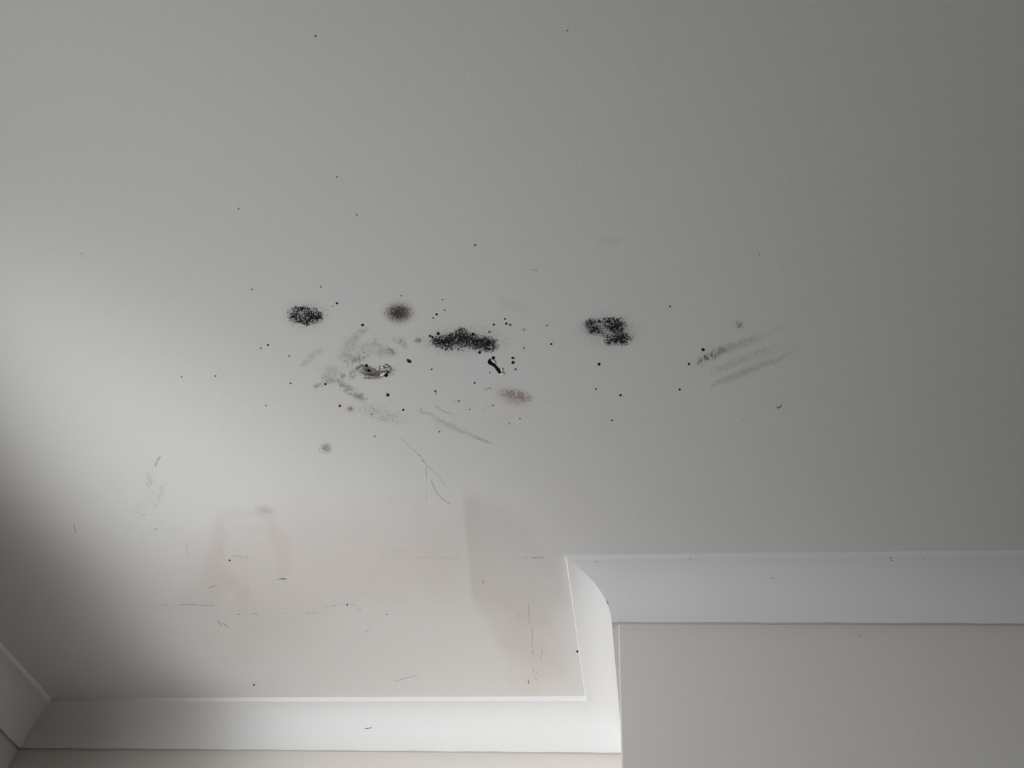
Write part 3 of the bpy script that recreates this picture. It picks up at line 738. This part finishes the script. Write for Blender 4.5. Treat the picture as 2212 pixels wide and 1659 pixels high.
# scratches, cracks and flecks
def scratch(label, strokes, name='scratch', cat='scratch', grp='scratches and scuffs on the ceiling', pm=on_ceiling):
    g = Marks(pm)
    for pts, w, mt in strokes: g.ribbon(pts, w, mt, .0002, .25)
    return tag(g.build(name), label, cat, grp)
S1, S2 = m_scuff, m_scuff2
def ticks(x0, x1, y0, y1, n, mt, ln=4.5, lean=2.0, w=.9, p=1.0):
    L = []
    for i in range(n):
        if rng.random() > p: continue
        s = (i + rng.uniform(-.2, .2)) / max(1, n - 1); x = x0 + (x1 - x0) * s; y = y0 + (y1 - y0) * s + rng.uniform(-.5, .5)
        l = ln * rng.uniform(.6, 1.1)
        L.append(([(x + lean / 2, y - l / 2), (x - lean / 2, y + l / 2)], w, mt))
    return L
scratch('row of tiny slanted ticks along the board joint, on the left damp stain', ticks(501, 538, 1201, 1204, 14, m_grey), 'joint_crack', 'joint crack', 'broken joint lines in the ceiling')
scratch('very short faint run of ticks along the board joint, midway between the damp stains', ticks(825, 850, 1205, 1205, 8, S2, 2, 1), 'joint_crack', 'joint crack', 'broken joint lines in the ceiling')
scratch('long row of tiny slanted ticks along the board joint, left of the right damp stain', ticks(885, 990, 1205, 1205.5, 30, m_grey, 3.6, 1.6, .9, .85), 'joint_crack', 'joint crack', 'broken joint lines in the ceiling')
scratch('short dashed joint line just left of the chimney breast cornice corner', [([(1128, 1205), (1140, 1205)], .8, S2), ([(1148, 1205), (1162, 1204.6)], 1.0, m_grey), ([(1162, 1205), (1178, 1204.5)], 1.0, m_grey), ([(1114, 1206), (1117, 1206)], .9, S2)], 'joint_crack', 'joint crack', 'broken joint lines in the ceiling')
scratch('thin horizontal crack in the shade at the lower left', [([(348, 1307), (365, 1307.5)], .9, S2), ([(365, 1307.4), (386, 1306.2)], .5, m_smear), ([(385, 1306), (420, 1306), (432, 1307.5), (452, 1308.5), (464, 1308)], 1.2, S2)], 'joint_crack', 'joint crack', 'broken joint lines in the ceiling')
scratch('dotted horizontal joint line at the bottom of the left damp stain', [([(510, 1327), (520, 1326.5)], 1.2, m_grey), ([(530, 1325), (536, 1327)], 1.2, S2), ([(543, 1326), (558, 1326)], 1.2, S2), ([(577, 1324), (584, 1324)], 1.0, S1), ([(600, 1325), (602, 1327)], 1.2, S2), ([(612, 1324), (622, 1325)], 1.0, S2), ([(637, 1324), (645, 1325)], 1.0, S2)], 'joint_crack', 'joint crack', 'broken joint lines in the ceiling')
scratch('single dash ending the dotted joint line, just before the dotted arc', [([(660, 1325), (686, 1324)], 1.0, S2)], 'joint_crack', 'joint crack', 'broken joint lines in the ceiling')
scratch('dotted arc of dirt rising at the right of the dotted joint line', [([(700, 1313), (712, 1311)], 1.0, S1), ([(714, 1311), (728, 1307)], 1.2, S2), ([(732, 1307), (748, 1305)], .9, S1), ([(756, 1304), (764, 1306), (772, 1312)], 1.0, S1)])
scratch('curled paint flaw like a tiny ring at the lower left', [([(771, 1319), (774, 1316), (779, 1317), (779, 1320)], 1.3, S2)])
scratch('short bold dark dash right of the left damp stain', [([(602, 1251.5), (612, 1250), (619, 1251.5)], 1.8, m_dark), ([(592, 1254), (602, 1251.5)], .8, S2), ([(612, 1259), (619, 1259)], 1.0, S2), ([(585, 1262), (594, 1261)], .9, S1)])
scratch('slanted grey dash at the left edge of the left damp stain', [([(451, 1270), (460, 1266.5), (468, 1265)], 2.2, S2)])
scratch('short slanting stroke below the left damp stain, left one of two', [([(471, 1340), (475, 1347), (480, 1352)], 1.2, m_grey)])
scratch('short slanting stroke below the left damp stain, right one of two', [([(481, 1345), (487, 1350), (492, 1354.5)], 1.2, m_grey)])
scratch('faint slanted scuff just above the alcove cornice', [([(852, 1472), (868, 1467), (884, 1463), (902, 1459)], 1.8, S1)])
scratch('short dark tick on the right damp stain', [([(1042, 1253), (1045, 1261)], 1.5, m_grey), ([(1046, 1265), (1047, 1267)], .9, S2)])
scratch('long wavering hairline crack down the pink part of the damp stain', [([(1141, 1300), (1142, 1320), (1144, 1348)], 1.0, S2), ([(1146, 1352), (1150, 1362), (1150, 1380), (1148, 1400)], 1.0, S2), ([(1153, 1398), (1150, 1412), (1149, 1416)], 1.2, S2)], 'crack', 'crack')
scratch('short curved hairline left of the long crack in the damp stain', [([(1119, 1320), (1119, 1330), (1122, 1337)], 1.1, S2), ([(1110, 1331), (1113, 1342)], .9, S1)], 'crack', 'crack')
scratch('short hairline right of the long crack in the damp stain', [([(1172, 1403), (1170, 1412), (1167, 1424)], 1.1, S2)], 'crack', 'crack')
scratch('cluster of dark tick marks at the bottom of the pink damp stain', [([(1141, 1468), (1142, 1478)], 2.0, m_grey), ([(1152, 1444), (1154, 1453)], 1.4, S2), ([(1156, 1464), (1160, 1470)], 1.6, S2), ([(1164, 1446), (1158, 1456)], 1.2, S1)])
scratch('thin vertical tick on the shaded ceiling at the far left', [([(160, 1131), (161, 1142), (166, 1153)], 1.5, S2), ([(168, 1164), (169, 1166)], 1.0, S1)])
scratch('small grey tick left of the left damp stain', [([(332, 1144), (341, 1142)], 1.6, S2)])
scratch('faint vertical hairline left of the left damp stain', [([(403, 1172), (404, 1190), (407, 1204)], .9, S1)])
scratch('tiny curved hairline above the mould, right of the lone dark speck', [([(1146.5, 587), (1150, 583), (1154, 582), (1159, 585), (1161, 589)], .9, S2)])
scratch('reddish brown squiggle between the gash and the pinkish stain', [([(1045, 841), (1048, 839), (1050, 842), (1053, 839)], 1.4, m_brown2), ([(1053, 839), (1056, 836), (1058, 841), (1060, 838), (1061, 842)], 1.5, m_brown2)], 'dirt_squiggle', 'dirt')
scratch('pale tick below the diagonal smears on the right', [([(1601, 909.5), (1607, 908.5)], 1.4, S2)])
scratch('small tick at the far left edge of the bright ceiling', [([(172, 546), (176, 549), (180, 549.5)], 1.2, S2)])
scratch('dark check mark below the ring-like flaw at the lower left', [([(790, 1362), (793, 1364), (798, 1361)], 1.3, m_grey)])
scratch('tiny grey dash left of the dark check mark at the lower left', [([(759, 1361), (763, 1362)], 1.1, S2)])
scratch('slanted trail of dots in the shade at the far lower left', [([(305, 1272), (308, 1275)], 1.4, S2), ([(310, 1279), (314, 1283)], 1.0, S2)])
g = Marks()
for pts, w in [([(1678, 880), (1683, 880), (1686, 878)], 2.0), ([(1684, 880), (1687, 875.5), (1688, 874.5)], 1.8), ([(1676, 879), (1679, 879.5)], 1.0), ([(1680, 883.5), (1683, 882)], .8)]: g.ribbon(pts, w, m_dark, .0008, .15)
tag(g.build('dead_insect'), 'tiny black spiky fleck like a dead insect, on the right ceiling', 'fleck')

# flecks on the chimney breast and the cornices
def cove_map(fr, o, z):
    """Tangent plane of a cove at offset o from its wall; fr: 'front' or 'back'."""
    th = math.asin(min(1, max(0, (CI - o) / (CI - CL))))
    y = (front if fr == 'front' else back)(o, XS)
    zz = CEIL - (CS - (CS - CT) * math.cos(th))
    return plane_map((XS, y, zz), ((AB if fr == 'front' else AA) * math.sin(th) * (CS - CT), -math.sin(th) * (CS - CT), -math.cos(th) * (CI - CL)))
def find_cove(fr, v, u):
    best = None
    for i in range(60):
        o = CL + (CI - CL) * (i + .5) / 60
        th = math.asin((CI - o) / (CI - CL))
        x0 = on_ceiling(u, v)[0]
        p = np.array([0.0, (front if fr == 'front' else back)(o, 0.2), CEIL - (CS - (CS - CT) * math.cos(th))])
        # move along the cornice to the photo column
        for _ in range(40):
            uu, vv = to_photo(p); p[0] += (u - uu) * .0008
            p[1] = (front if fr == 'front' else back)(o, p[0])
        uu, vv = to_photo(p)
        if best is None or abs(vv - v) < best[0]: best = (abs(vv - v), o)
    return cove_map(fr, best[1], 0)
def fleck(label, strokes, pm, cat='fleck', name='dirt_fleck'):
    g = Marks(pm)
    for pts, w, mt in strokes: g.ribbon(pts, w, mt, .0006, .2, 1.5)
    return tag(g.build(name), label, cat, 'dirt flecks on wall and cornice')
fleck('cluster of dark flecks on the chimney breast wall below the cornice', [([(1855, 1375.5), (1857, 1374)], 1.6, m_grey), ([(1857, 1370), (1859, 1374)], 1.8, m_grey), ([(1853, 1377), (1855, 1376)], 1.0, S2)], on_chimney)
fleck('faint short tick on the chimney breast wall, low right', [([(1982, 1582), (1984, 1586)], 1.1, S2)], on_chimney)
fleck('dark fleck on the chimney cornice, near its left mitre', [([(1286.5, 1213), (1289.5, 1213)], 2.2, m_grey), ([(1294, 1213), (1296, 1213)], .9, S2)], find_cove('front', 1213, 1288))
fleck('small squiggle in the cove of the chimney cornice, left part', [([(1361, 1287), (1364, 1286.5)], 1.5, S2), ([(1365, 1285), (1368, 1285.5)], 1.2, S2)], find_cove('front', 1286, 1364))
fleck('faint squiggle in the cove of the chimney cornice, middle', [([(1664, 1250), (1668, 1248), (1673, 1250)], 1.4, S2)], find_cove('front', 1250, 1668))
fleck('pair of dark dashes under the lip of the chimney cornice, right part', [([(1920, 1205), (1928, 1204.8)], 1.2, m_grey), ([(1923, 1210.5), (1928, 1210.5)], 1.3, m_grey)], find_cove('front', 1208, 1924))
fleck('small upright dark fleck under the lip of the chimney cornice, far right', [([(1994, 1204.5), (1994.5, 1208)], 1.8, m_grey)], find_cove('front', 1206.5, 1994))
fleck('short dark dash under the lip of the chimney cornice, near the middle', [([(1489, 1207.8), (1493, 1207.8)], 1.5, m_grey)], find_cove('front', 1208.5, 1491))
fleck('dark scratch low on the alcove cornice', [([(788, 1574), (797, 1573), (804, 1572)], 1.6, m_grey)], find_cove('back', 1573, 797))
fleck('two dark pin marks in the inner corner of the bright cornice', [([(1262, 1528), (1263.5, 1530)], 1.5, m_grey), ([(1270.5, 1530), (1272, 1531)], 1.7, m_grey)], find_cove('back', 1530, 1266))
fleck('black pin hole at the lower left end of the chimney cornice, above the wall corner', [([(1339.4, 1339.6), (1342.4, 1340)], 2.8, m_black)], find_cove('front', 1340, 1341))
fleck('small dark crack in the outer mitre of the chimney cornice', [([(1310.5, 1297.5), (1313, 1302), (1314, 1306)], 1.6, m_grey)], find_cove('front', 1301, 1314))
fleck('short dark dash on the lower edge of the chimney cornice, right part', [([(1913, 1344.8), (1917, 1345.4), (1922, 1344.6)], 1.4, m_grey)], on_chimney)
